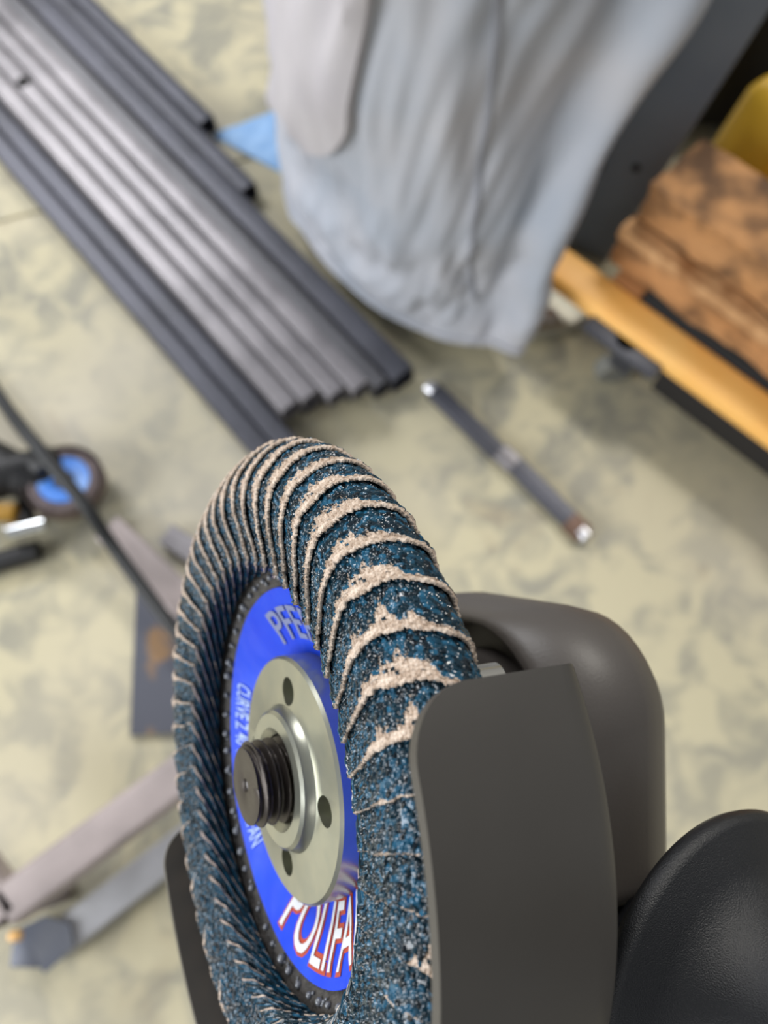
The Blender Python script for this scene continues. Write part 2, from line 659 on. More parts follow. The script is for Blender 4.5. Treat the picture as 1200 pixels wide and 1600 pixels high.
nsign = 1.0
pt_, nt_, _ = cover_disp(4, 1)
if nt_.dot(CAM - pt_) < 0:
    nsign = -1.0


def sewn(name, corners, m, off, thick, nx, ny, round_br=0.0):
    """a patch sewn on the cover; corners are u,v pairs TL, TR, BR, BL"""
    bm = NB()
    G = []
    for i in range(nx + 1):
        row = []
        for j in range(ny + 1):
            s, t = i / nx, j / ny
            if round_br and s > 1 - round_br and t > 1 - round_br * 0.6:
                a = (s - 1 + round_br) / round_br
                b = (t - 1 + round_br * 0.6) / (round_br * 0.6)
                a, b = a * math.sqrt(1 - b * b / 2), b * math.sqrt(1 - a * a / 2)
                s, t = 1 - round_br + a * round_br, 1 - round_br * 0.6 + b * round_br * 0.6
            u = (corners[0][0] * (1 - s) + corners[1][0] * s) * (1 - t) + (corners[3][0] * (1 - s) + corners[2][0] * s) * t
            v = (corners[0][1] * (1 - s) + corners[1][1] * s) * (1 - t) + (corners[3][1] * (1 - s) + corners[2][1] * s) * t
            row.append((bm.verts.new(on_cover(u, v, nsign * (off + thick))), bm.verts.new(on_cover(u, v, nsign * off * 0.2))))
        G.append(row)
    for i in range(nx):
        for j in range(ny):
            bm.faces.new([G[i][j][0], G[i + 1][j][0], G[i + 1][j + 1][0], G[i][j + 1][0]])
    edge = [G[i][0] for i in range(nx + 1)] + [G[nx][j] for j in range(1, ny + 1)] + [G[i][ny] for i in range(nx - 1, -1, -1)] + [G[0][j] for j in range(ny - 1, 0, -1)]
    for a, b in zip(edge, edge[1:] + edge[:1]):
        bm.faces.new([a[0], b[0], b[1], a[1]])
    return obj(name, bm, m, root, 50)


M_pocket = mat('pocket_fabric', (180, 176, 180), 0.8, 0, col2=(188, 184, 186), vscale=8, bump=0.3, bscale=500, spec=0.2)
cu = [cover_uv(436, -60), cover_uv(586, -60), cover_uv(556, 238), cover_uv(446, 168)]
tag(sewn('pocket_flap', cu, M_pocket, 0.012, 0.006, 24, 30, 0.35), 'paler pocket flap with a rounded corner')
s0, s1 = cover_uv(780, -60), cover_uv(741, 476)
tag(sewn('seam', [(s0[0] - 0.035, s0[1]), (s0[0] + 0.035, s0[1]), (s1[0] + 0.035, s1[1]), (s1[0] - 0.035, s1[1])], M_seam, 0.001, 0.004, 2, 50), 'darker vertical seam')
o = sewn('hem', [(-0.2, 0.24), (8.0, 0.24), (8.0, -0.0), (-0.2, -0.0)], M_cover, 0.001, 0.0035, 120, 4)
# the machine below the hem: a base plate whose foot sticks out on the right
zb = 0.012
bm = NB()
poly = [at(x, y, 0.04) for x, y in ((770, 505), (838, 520), (886, 508), (934, 488), (945, 455), (890, 395), (770, 420))]
add_prism(bm, [p - base0 for p in poly], (0, 0, -0.03))
bmesh.ops.bevel(bm, geom=list(bm.edges), offset=0.004, segments=2, affect='EDGES')
tag(obj('machine_base', bm, M_base, root), 'bare metal base plate showing below the cover')
bm = NB()
fp = at(860, 492, 0.042) - base0
add_lathe(bm, [(0.0, 0.006), (0.012, 0.006), (0.015, 0.001), (0.015, -0.004)], 24, M=Matrix.Translation(fp))
tag(obj('base_bolt', bm, M_bare, root), 'bright bolt head')
for (x, y) in ((740, 420), (560, 330), (900, 470)):
    bm = NB()
    p = at(x, y, 0.0) - base0
    add_lathe(bm, [(0.0, 0.0), (0.03, 0.0), (0.03, 0.008), (0.012, 0.014), (0.012, 0.03), (0, 0.03)], 20, M=Matrix.Translation(p))
    obj('foot', bm, M_blackpl, root)

# ------------------------------------------------------------------ blue towel
bm = NB()
tw = [(332, 212), (446, 166), (520, 150), (540, 250), (446, 272)]
tp = [at(x, y, 0.004) for x, y in tw]
root = empty('shop_towel', (tp[0].x, tp[0].y, 0))
cen = sum(tp, Vector()) / 5
n_ = 14
rings = []
for i in range(n_ + 1):
    f = i / n_
    ring = []
    for k in range(5):
        for j in range(8):
            p = cen.lerp(tp[k].lerp(tp[(k + 1) % 5], j / 8), f)
            z = 0.004 + 0.008 * abs(noise.noise(Vector((p.x * 14, p.y * 14, 2)))) + 0.004 * (1 - f)
            ring.append(bm.verts.new(Vector((p.x, p.y, z)) - Vector(root.location)))
    rings.append(ring)
for a, b in zip(rings, rings[1:]):
    for k in range(40):
        bm.faces.new([a[k], a[(k + 1) % 40], b[(k + 1) % 40], b[k]])
bmesh.ops.remove_doubles(bm, verts=bm.verts, dist=1e-6)
ed = [e for e in bm.edges if e.is_boundary]
ex = bmesh.ops.extrude_edge_only(bm, edges=ed)
for v in ex['geom']:
    if isinstance(v, bmesh.types.BMVert):
        v.co.z = 0.0005
bpy.data.objects.remove(root)
me_o = obj('shop_towel', bm, M_towel, None, True)
me_o.location = (tp[0].x, tp[0].y, 0)
tag(me_o, 'pale blue shop towel on the floor, its corner showing behind the grey cover', 'towel')

# ================================================================== LEANING STEEL MEMBER
b0 = at(907, 396, 0.004)
b1 = at(1165, -30, 0.48)
wdir = (at(1000, 402, 0.05) - at(905, 375, 0.05)).normalized()
ax = (b1 - b0).normalized()
wdir = (wdir - ax * wdir.dot(ax)).normalized()
nr = ax.cross(wdir)
if nr.dot(CAM - b0) < 0:
    nr = -nr
root = empty('machine_stand', (b0.x, b0.y, 0))
tag(root, 'broad dark grey steel leg of a stand slanting up beside the cover', 'stand leg')
rb = Vector(root.location)
rotm = Matrix((wdir, ax, nr)).transposed()
Lh = (b1 - b0).length
bm = NB()
add_box(bm, (0, 0, 0), (0.105, Lh + 0.2, 0.05), None, 0.004, 2)
o = obj('leg', bm, M_paint, root)
mid = b0 + ax * ((Lh + 0.2) / 2 + 0.006) - nr * 0.025
o.matrix_basis = Matrix.Translation(mid - rb) @ rotm.to_4x4()
for (x, y) in ((938, 258), (994, 262)):
    # bolt heads on the flat face
    d = (R @ Vector(((x - 600) / FPX, -(y - 800) / FPX, -1)))
    t = (b0 - CAM).dot(nr) / d.dot(nr)
    p = CAM + d * t
    bm = NB()
    add_lathe(bm, [(0, 0.006), (0.006, 0.006), (0.008, 0.003), (0.008, 0.0)], 6)
    o = obj('bolt', bm, M_blackpl, root, False)
    o.matrix_basis = Matrix.Translation(p - rb) @ rotm.to_4x4()
bm = NB()
pf = at(905, 385, 0.0)
add_box(bm, (pf.x - rb.x, pf.y - rb.y + 0.045, 0.006), (0.13, 0.09, 0.012), None, 0.003)
obj('foot_plate', bm, M_paint, root)

# ================================================================== DOLLY WITH TIMBERS
ZT = 0.150
d1, d2 = at(863, 400, ZT), at(1200, 645, ZT)
dd = (d2 - d1).normalized()            # along the dolly, towards the lower right
dn = Vector((-dd.y, dd.x, 0))
if (at(1000, 300, ZT) - d1).dot(dn) < 0:
    dn = -dn                           # to the far side
root = empty('furniture_dolly', (d1.x, d1.y, 0))
tag(root, 'orange wooden dolly on casters carrying rough timbers', 'dolly')
dr = Vector(root.location)


def dpt(a, b, z):
    return dd * a + dn * b + Vector((0, 0, z))


rail_w = 0.070
bm = NB(); add_bar(bm, dpt(-0.012, 0, ZT - 0.017), dpt(0.80, 0, ZT - 0.017), rail_w, 0.034, 0.010, seg=4)
for v in bm.verts:                      # rounded front corner of the rail
    pass
tag(obj('side_rail', bm, M_orange, root), 'smooth orange side rail')
bm = NB(); add_bar(bm, dpt(0.10, 0.22, ZT - 0.017), dpt(0.80, 0.22, ZT - 0.017), rail_w, 0.034, 0.010, seg=4)
obj('side_rail', bm, M_orange, root)
M_cross = mat('pale_cross_rail', (206, 150, 100), 0.6, 0, col2=(190, 136, 88), vscale=12)
bm = NB(); add_bar(bm, dpt(0.135, 0.035, ZT - 0.018), dpt(0.135, 0.185, ZT - 0.018), 0.060, 0.030, 0.004)
tag(obj('cross_rail', bm, M_cross, root), 'paler cross rail')
bm = NB(); add_bar(bm, dpt(0.70, 0.035, ZT - 0.018), dpt(0.70, 0.185, ZT - 0.018), 0.075, 0.030, 0.004)
obj('cross_rail', bm, M_cross, root)
M_railshade = mat('dark_rail_shade', (44, 42, 42), 0.6, 0.3)
bm = NB(); add_bar(bm, dpt(0.275, -0.008, 0.078), dpt(0.80, -0.008, 0.078), 0.03, 0.075, 0.003)  # added dark strip, stands in for the deep shade below the rail
tag(obj('rail_shade_strip', bm, M_railshade, root), 'dark strip added to deepen the shade under the side rail')
bm = NB(); add_bar(bm, dpt(0.17, 0.062, ZT - 0.008), dpt(0.66, 0.065, ZT - 0.008), 0.052, 0.012, 0.004)
tag(obj('carpet_pad', bm, M_carpet, root), 'dark carpet pad')
for (a, b) in ((0.20, -0.010), (0.20, 0.215), (0.68, -0.010), (0.68, 0.215)):
    bm = NB()
    add_box(bm, (0, 0, 0.108), (0.15, 0.075, 0.008), None, 0.002)
    for s in (-1, 1):
        add_box(bm, (0.012, s * 0.021, 0.078), (0.04, 0.004, 0.058), None, 0.001)
    add_lathe(bm, [(0.0, 0.112), (0.024, 0.112), (0.026, 0.100), (0.0, 0.098)], 20)
    for v in bm.verts:
        v.co = Matrix.Rotation(math.atan2(dd.y, dd.x), 3, 'Z') @ v.co
    cs = obj('caster', bm, M_caster, root)
    cs.location = dpt(a, b, 0) + Vector((0, 0, 0.022)) - dn * 0.02
    bm = NB()
    add_lathe(bm, [(0.006, -0.016), (0.030, -0.016), (0.037, -0.010), (0.038, 0.0), (0.037, 0.010), (0.030, 0.016), (0.006, 0.016)], 32,
              M=Matrix.Rotation(PI / 2, 4, 'X'), close_prof=True)
    for v in bm.verts:
        v.co = Matrix.Rotation(math.atan2(dd.y, dd.x) + 0.9, 3, 'Z') @ v.co
    wh = obj('wheel', bm, M_wheel, cs)
    wh.location = (0, 0, 0.038 - 0.022)


def timber(name, px0, z0, wd, ht, ln, lab, b_off, m=M_timber, rz=0.0, split=None):
    """a rough beam lying along the dolly; px0 is where its near top corner shows"""
    p = at(px0[0], px0[1], z0 + ht)
    rootb = empty(name, (p.x, p.y, z0))
    tag(rootb, lab, 'timber', 'rough timbers stacked on the dolly')
    bm = NB()
    nx, k = 34, 6
    rings = []
    ddr = Matrix.Rotation(rz, 3, 'Z') @ dd
    dnr = Matrix.Rotation(rz, 3, 'Z') @ dn
    for i in range(nx + 1):
        a = ln * i / nx
        ring = []
        sec = [(0, 0)] + []
        pts = []
        for e in range(4):
            c0 = [(0, 0), (wd, 0), (wd, ht), (0, ht)][e]
            c1 = [(wd, 0), (wd, ht), (0, ht), (0, 0)][e]
            for j in range(k):
                pts.append((c0[0] + (c1[0] - c0[0]) * j / k, c0[1] + (c1[1] - c0[1]) * j / k))
        for (y, z) in pts:
            q3 = Vector((a * 9, y * 22, z * 22 + z0 * 40))
            n1 = noise.noise(q3) * 0.006 + noise.noise(q3 * 3.3) * 0.0025
            near = 1.0 if y < wd * 0.3 else 0.5
            yy = y + n1 * near * 1.6
            zz = z + (noise.noise(q3 + Vector((5, 5, 5))) * 0.005 if z > ht * 0.5 else 0)
            aa = a + (noise.noise(Vector((y * 30, z * 30, i))) * 0.006 if i in (0, nx) else 0)
            ring.append(bm.verts.new(ddr * aa + dnr * yy + Vector((0, 0, zz))))
        rings.append(ring)
    for A, B in zip(rings, rings[1:]):
        for j in range(len(A)):
            bm.faces.new([A[j], A[(j + 1) % len(A)], B[(j + 1) % len(A)], B[j]])
    bm.faces.new(rings[0]); bm.faces.new(rings[-1])
    obj('beam', bm, m, rootb, 60)
    if split:
        bm = NB()
        pr = None
        for i in range(nx + 1):
            a = ln * i / nx
            hh = split * (0.5 + 0.8 * abs(noise.noise(Vector((a * 16, 4, z0)))))
            oy = -0.008 - 0.006 * noise.noise(Vector((a * 20, 1, 1)))
            c4 = [ddr * a + dnr * oy + Vector((0, 0, ht - 0.004 - hh)), ddr * a + dnr * (oy * 0.6) + Vector((0, 0, ht + 0.003)),
                  ddr * a + dnr * (0.022 + 0.02 * noise.noise(Vector((a * 12, 8, 8)))) + Vector((0, 0, ht + 0.004)), ddr * a + dnr * 0.02 + Vector((0, 0, ht - 0.01 - hh))]
            ring = [bm.verts.new(v) for v in c4]
            if pr:
                for j in range(4):
                    bm.faces.new([pr[j], pr[(j + 1) % 4], ring[(j + 1) % 4], ring[j]])
            else:
                bm.faces.new(ring)
            pr = ring
        bm.faces.new(pr)
        tag(obj('splintered_edge', bm, M_split, rootb, 40), 'pale splintered edge')
    return rootb


timber('timber_beam', (972, 354), ZT + 0.001, 0.13, 0.085, 0.70, 'lower rough brown timber with a pale splintered edge, resting on the dolly', 0.09, rz=-0.02, split=0.022)
timber('timber_beam', (1018, 287), ZT + 0.092, 0.125, 0.075, 0.66, 'upper orange-brown rough timber lying on top of the other beam', 0.12, rz=-0.03)

# ------------------------------------------------------------------ things behind the timbers
k0, k1 = at(1010, 225, 0.0), at(1420, 235, 0.0)
kd = (k1 - k0).normalized()
kn = Vector((-kd.y, kd.x, 0))
kc = (k0 + k1) / 2 + kn * 0.26
root = empty('tool_cabinet', (kc.x, kc.y, 0))
root.rotation_euler.z = math.atan2(kd.y, kd.x)
tag(root, 'low black cabinet filling the dark gap between the stand leg and the yellow jug', 'cabinet')
kw = (k1 - k0).length
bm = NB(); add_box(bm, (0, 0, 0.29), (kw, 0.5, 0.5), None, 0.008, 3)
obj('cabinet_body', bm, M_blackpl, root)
for q_ in (-1, 0, 1):
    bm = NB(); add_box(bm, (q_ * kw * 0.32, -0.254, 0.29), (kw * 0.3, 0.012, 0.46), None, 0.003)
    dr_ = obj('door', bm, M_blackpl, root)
    bm = NB(); add_box(bm, (q_ * kw * 0.32 + 0.05, -0.265, 0.33), (0.015, 0.014, 0.12), None, 0.004)
    obj('handle', bm, M_blackpl, dr_)
for sx in (-1, 1):
    for sy in (-1, 1):
        bm = NB(); add_lathe(bm, [(0, 0), (0.02, 0), (0.02, 0.045), (0, 0.045)], 16, M=Matrix.Translation((sx * (kw / 2 - 0.05), sy * 0.2, 0)))
        obj('foot', bm, M_blackpl, root)

pj = at(1236, 205, 0.30)
root = empty('plastic_jug', (pj.x + 0.045, pj.y + 0.085, 0.0))
tag(root, 'yellow plastic jug standing behind the timbers at the right edge', 'jug')
bm = NB()
add_box(bm, (0, 0, 0.16), (0.22, 0.18, 0.32), None, 0.035, 5)
for v in bm.verts:
    f = 1 - 0.35 * max(0, (v.co.z - 0.2) / 0.12)
    v.co.x *= f; v.co.y *= f
o = obj('jug_body', bm, M_yellow, root)
o.rotation_euler.z = 0.5
bm = NB(); add_lathe(bm, [(0.0, 0.35), (0.026, 0.35), (0.028, 0.345), (0.028, 0.315), (0.0, 0.312)], 24)
tag(obj('cap', bm, M_blackpl, root), 'black screw cap')
bm = NB(); add_tube(bm, [(0.0, 0.03, 0.29), (0.0, 0.055, 0.325), (0.0, 0.085, 0.32), (0.0, 0.09, 0.25), (0.0, 0.078, 0.2)], 0.012, 12)
o = obj('handle', bm, M_yellow, root); o.rotation_euler.z = -0.9
bm = NB(); add_box(bm, (-0.1005, 0, 0.13), (0.003, 0.09, 0.12), None, 0.001)
o = obj('label', bm, M_ylabel, root); o.rotation_euler.z = 0.5
tag(o, 'darker yellow label')

# ================================================================== LEFT: SECOND GRINDER ON THE FLOOR
gz = 0.075
g0 = at(98, 748, gz)
root = empty('angle_grinder', (g0.x, g0.y, 0))
tag(root, 'black grinder with a blue-labelled disc lying on the floor at the left edge', 'grinder')
up_t = Matrix.Rotation(0.12, 4, 'Y') @ Matrix.Rotation(-0.1, 4, 'X')
T = Matrix.Translation((0, 0, gz)) @ up_t
bm = NB(); add_lathe(bm, [(0.0, -0.03), (0.066, -0.03), (0.068, -0.028), (0.068, -0.002), (0.0665, -0.002), (0.0665, -0.027), (0, -0.027)], 56, M=T)
M_bguard = mat('brown_guard_paint', (98, 84, 76), 0.5, 0.2)
tag(obj('guard', bm, M_bguard, root), 'brown-grey guard')
bm = NB(); add_lathe(bm, [(0.022, -0.012), (0.045, -0.006), (0.052, 0.0), (0.058, -0.002), (0.0625, -0.010), (0.058, -0.016), (0.03, -0.018)], 56, M=T, close_prof=True)
M_fl2 = mat('worn_flap_disc', (120, 108, 108), 0.8, 0, col2=(96, 84, 84), vscale=60, bump=0.6, bscale=300)
fd = obj('flap_disc', bm, M_fl2, root)
bm = NB(); add_lathe(bm, [(0.0, -0.004), (0.02, -0.004), (0.044, -0.002), (0.044, -0.005), (0.0, -0.008)], 48, M=T)
M_lab2 = mat('bright_blue_label', (66, 132, 226), 0.4, 0, col2=(120, 160, 220), vscale=16, ramp=(0.45, 0.6))
obj('disc_label', bm, M_lab2, fd)
bm = NB(); add_lathe(bm, [(0.0, 0.012), (0.008, 0.012), (0.008, 0.004), (0.016, 0.003), (0.018, -0.004), (0, -0.004)], 32, M=T)
obj('flange_nut', bm, M_steel2, root)
gb = at(15, 740, 0.06) - Vector((g0.x, g0.y, 0))
gb2 = at(-160, 640, 0.05) - Vector((g0.x, g0.y, 0))
bm = NB(); add_tube(bm, [gb * 0.25 + Vector((0, 0, 0.03)), gb * 0.7 + Vector((0, 0, 0.018)), gb, gb.lerp(gb2, 0.5), gb2], [0.028, 0.040, 0.044, 0.040, 0.036], 24)
for v in bm.verts:
    v.co.z = max(v.co.z, 0.004)
obj('motor_body', bm, M_blackpl, root)
gh0 = at(56, 716, 0.095) - Vector((g0.x, g0.y, 0))
bm = NB(); add_tube(bm, [gh0 + Vector((0.008, 0.0, -0.04)), gh0 + Vector((0.004, 0, -0.02)), gh0, gh0 + Vector((-0.01, 0, 0.008))], [0.026, 0.03, 0.027, 0.012], 24)
tag(obj('gear_head', bm, M_blackpl, root), 'black gear head')
bm = NB(); add_tube(bm, [gh0 + Vector((0, 0, -0.03)), at(-60, 760, 0.075) - Vector((g0.x, g0.y, 0))], [0.03, 0.046], 24)
obj('motor_neck', bm, M_blackpl, root)
M_ylw = mat('dull_yellow_trim', (150, 112, 30), 0.5)
yb = at(2, 792, 0.09) - Vector((g0.x, g0.y, 0))
bm = NB(); add_box(bm, yb - Vector((0.01, 0, 0.03)), (0.045, 0.03, 0.03), None, 0.006)
obj('yellow_trim', bm, M_ylw, root)
ba, bb_ = at(14, 832, 0.06) - Vector((g0.x, g0.y, 0)), at(72, 818, 0.06) - Vector((g0.x, g0.y, 0))
bm = NB(); add_tube(bm, [ba, bb_], 0.013, 24)
M_chr = mat('chrome', (236, 240, 242), 0.12, 1.0)
tag(obj('clamp_bar', bm, M_chr, root), 'bright chrome bar')
bm = NB(); add_tube(bm, [ba.lerp(bb_, 0.5), ba.lerp(bb_, 0.5) + Vector((-0.02, 0.03, -0.02)), gb * 0.8 + Vector((0, 0, -0.02))], 0.016, 16)
obj('handle_socket', bm, M_blackpl, root)
bm = NB(); add_tube(bm, [at(60, 860, 0.02) - Vector((g0.x, g0.y, 0)), at(-80, 900, 0.02) - Vector((g0.x, g0.y, 0))], [0.018, 0.02], 16)
obj('side_handle', bm, M_blackpl, root)

# ------------------------------------------------------------------ cord
cz = 0.012
cp = [(-260, 260), (-120, 440), (0, 622), (60, 700), (130, 786), (175, 852), (232, 930), (290, 1008), (380, 1130), (520, 1330), (640, 1520), (760, 1720)]
cpts = []
for i, (x, y) in enumerate(cp):
    hgt = {4: 0.14, 3: 0.165, 2: 0.13, 1: 0.05, 5: 0.09, 6: 0.065, 7: 0.055, 8: 0.03}.get(i, cz)
    cpts.append(at(x, y, hgt))
sm = []
for i in range(1, len(cpts) - 2):
    for t in np.linspace(0, 1, 8, endpoint=False):
        sm.append(catmull(cpts[i - 1], cpts[i], cpts[i + 1], cpts[i + 2], t))
bm = NB(); add_tube(bm, sm, 0.0115, 14)
o = obj('power_cord', bm, M_hose, None, True)
tag(o, 'thick black cord running diagonally from the left edge behind the flap disc', 'cord')

# ------------------------------------------------------------------ bracket under the cord
bp0 = at(240, 960, 0)
root = empty('steel_bracket', (bp0.x, bp0.y, 0))
tag(root, 'grey welded steel bracket with a rust-stained plate, left of the flap disc', 'bracket')
rb = Vector((bp0.x, bp0.y, 0))
bm = NB(); add_bar(bm, at(172, 828, 0.020) - rb, at(340, 990, 0.020) - rb, 0.055, 0.034, 0.004, 0.003)
obj('square_bar', bm, M_frame, root)
bm = NB(); add_bar(bm, at(262, 836, 0.014) - rb, at(330, 880, 0.014) - rb, 0.04, 0.026, 0.004, 0.003)
obj('short_bar', bm, M_steel, root)
bm = NB()
pl = [at(216, 905, 0.004), at(262, 940, 0.004), at(340, 1010, 0.004), at(345, 1140, 0.004), at(206, 1150, 0.004)]
add_prism(bm, [p - rb for p in pl], (0, 0, 0.008))
M_rusty = mat('rust_stained_plate', (88, 90, 100), 0.5, 0.3, col2=(146, 116, 84), vscale=9, ramp=(0.58, 0.66), bump=0.2)
tag(obj('base_plate', bm, M_rusty, root), 'dark plate with a rust stain')

# ------------------------------------------------------------------ welded frame lower left
fa, fb = at(22, 1410, 0.155), at(420, 1100, 0.155)
root = empty('tube_frame', (fa.x, fa.y, 0))
tag(root, 'welded square tube frame with a mitred corner, lower left', 'frame')
rb = Vector((fa.x, fa.y, 0))
bm = NB(); add_bar(bm, at(18, 1412, 0.15) - rb, at(322, 1183, 0.15) - rb, 0.056, 0.050, 0.009, 0.003, 4)
obj('top_tube', bm, M_frame, root)
bm = NB(); add_bar(bm, at(20, 1428, 0.15) - rb, at(-150, 1205, 0.15) - rb, 0.050, 0.050, 0.009, 0.003, 4)
obj('top_tube', bm, M_frame, root)
pc = at(14, 1412, 0.155)
bm = NB(); add_box(bm, (pc.x - rb.x, pc.y - rb.y, 0.0625), (0.04, 0.04, 0.125), None, 0.004)
obj('leg', bm, M_frame, root)
bm = NB(); add_box(bm, (0, 0, 0), (0.018, 0.014, 0.01), None, 0.004, 3)
o = obj('weld_bead', bm, mat('weld_bead', (214, 170, 110), 0.4, 0.5), root)
o.location = at(24, 1462, 0.155) - rb
pw = at(312, 1190, 0.15)
bm = NB(); add_box(bm, (pw.x - rb.x, pw.y - rb.y, 0.0625), (0.04, 0.04, 0.125), None, 0.004)
obj('leg', bm, M_frame, root)

fa2 = at(100, 1478, 0.04)
root = empty('square_tube', (fa2.x, fa2.y, 0))
tag(root, 'pale grey square tube with a bluish plated end, beside the welded frame', 'steel tube')
rb = Vector((fa2.x, fa2.y, 0))
bm = NB(); add_bar(bm, at(88, 1474, 0.025) - rb, at(345, 1275, 0.025) - rb, 0.050, 0.048, 0.006, 0.003, 3)
obj('tube_body', bm, M_frame2, root)
bm = NB()
pl = [at(34, 1448, 0.052), at(72, 1430, 0.052), at(112, 1442, 0.052), at(118, 1478, 0.052), at(72, 1520, 0.052)]
add_prism(bm, [p - rb for p in pl], (0, 0, 0.006))
tag(obj('end_plate', bm, M_blued, root), 'bluish end plate')
bm = NB()
pe = at(70, 1470, 0.0) - rb
add_box(bm, (pe.x, pe.y, 0.026), (0.05, 0.05, 0.05), None, 0.003)
obj('end_block', bm, M_blued, root)

# ================================================================== FOREGROUND GRINDER
# local axes in millimetres: z = spindle axis (towards the nut), x = towards the camera side, y = up
cc = Vector((-17.26, -48.82, -136.67)) * 0.001
n_c = Vector((-0.8659429, -0.01656333, 0.49986853)).normalized()
u_c = Vector((-0.01434486, 0.99986282, 0.00828062)).normalized()
d_c = u_c.cross(n_c)
rotG = R @ Matrix((d_c, u_c, n_c)).transposed()
G0 = CAM + R @ cc
S = 0.001


def fin_mm(bm):
    bmesh.ops.scale(bm, vec=(S, S, S), verts=bm.verts)
    return bm


# ---- the disc: one thing that could be unscrewed, with its flaps
disc = empty('flap_disc', G0, rotG)
tag(disc, 'blue abrasive flap disc with frayed cloth edges, large in front', 'flap disc')
grinder = empty('angle_grinder', G0, rotG)
tag(grinder, 'dark grey angle grinder with curved guard holding the flap disc', 'grinder')

# profile of the flap pack, (r, h) from the bottom of the inner wall over the face to the back
prof = [(39.4, 1.6), (39.6, 3.2), (40.0, 4.9), (40.9, 5.7), (44.2, 6.2), (48.0, 6.9), (51.5, 7.0), (54.2, 6.3), (56.9, 4.8), (59.0, 3.1), (60.4, 1.2),
        (60.6, -0.7), (59.6, -2.4), (57.4, -3.7), (54.4, -4.5)]
pr = np.array(prof)
seg = np.r_[0, np.cumsum(np.hypot(*np.diff(pr, axis=0).T))]


def prof_eval(s):
    out = np.empty((len(s), 2))
    idx = np.clip(np.searchsorted(seg, s) - 1, 0, len(pr) - 2)
    t = (s - seg[idx]) / (seg[idx + 1] - seg[idx])
    for k in range(2):
        p = pr[:, k]
        p0, p1, p2, p3 = p[np.clip(idx - 1, 0, len(p) - 1)], p[idx], p[idx + 1], p[np.clip(idx + 2, 0, len(p) - 1)]
        out[:, k] = 0.5 * ((2 * p1) + (p2 - p0) * t + (2 * p0 - 5 * p1 + 4 * p2 - p3) * t * t + (3 * p1 - p0 - 3 * p2 + p3) * t ** 3)
    return out


SL = seg[-1]
NF = 54
PITCH = 2 * PI / NF
S_IN = seg[3]          # where the wall turns into the face
S_CR = seg[7]          # crest
# sideways course of a flap edge along the profile, in degrees
lean_s = np.array([0, S_IN * 0.75, S_IN, seg[4], seg[6], seg[7], seg[9], seg[11], SL])
lean_v = np.array([26.0, 6.0, 0.0, 1.6, 3.8, 4.4, 3.2, 0.6, -3.5])


def smooth_noise1(x, seed, amp, scale):
    xs = np.arange(0, 400)
    vals = np.random.default_rng(seed).normal(size=400)
    return np.interp(x * scale + 5, xs, vals) * amp


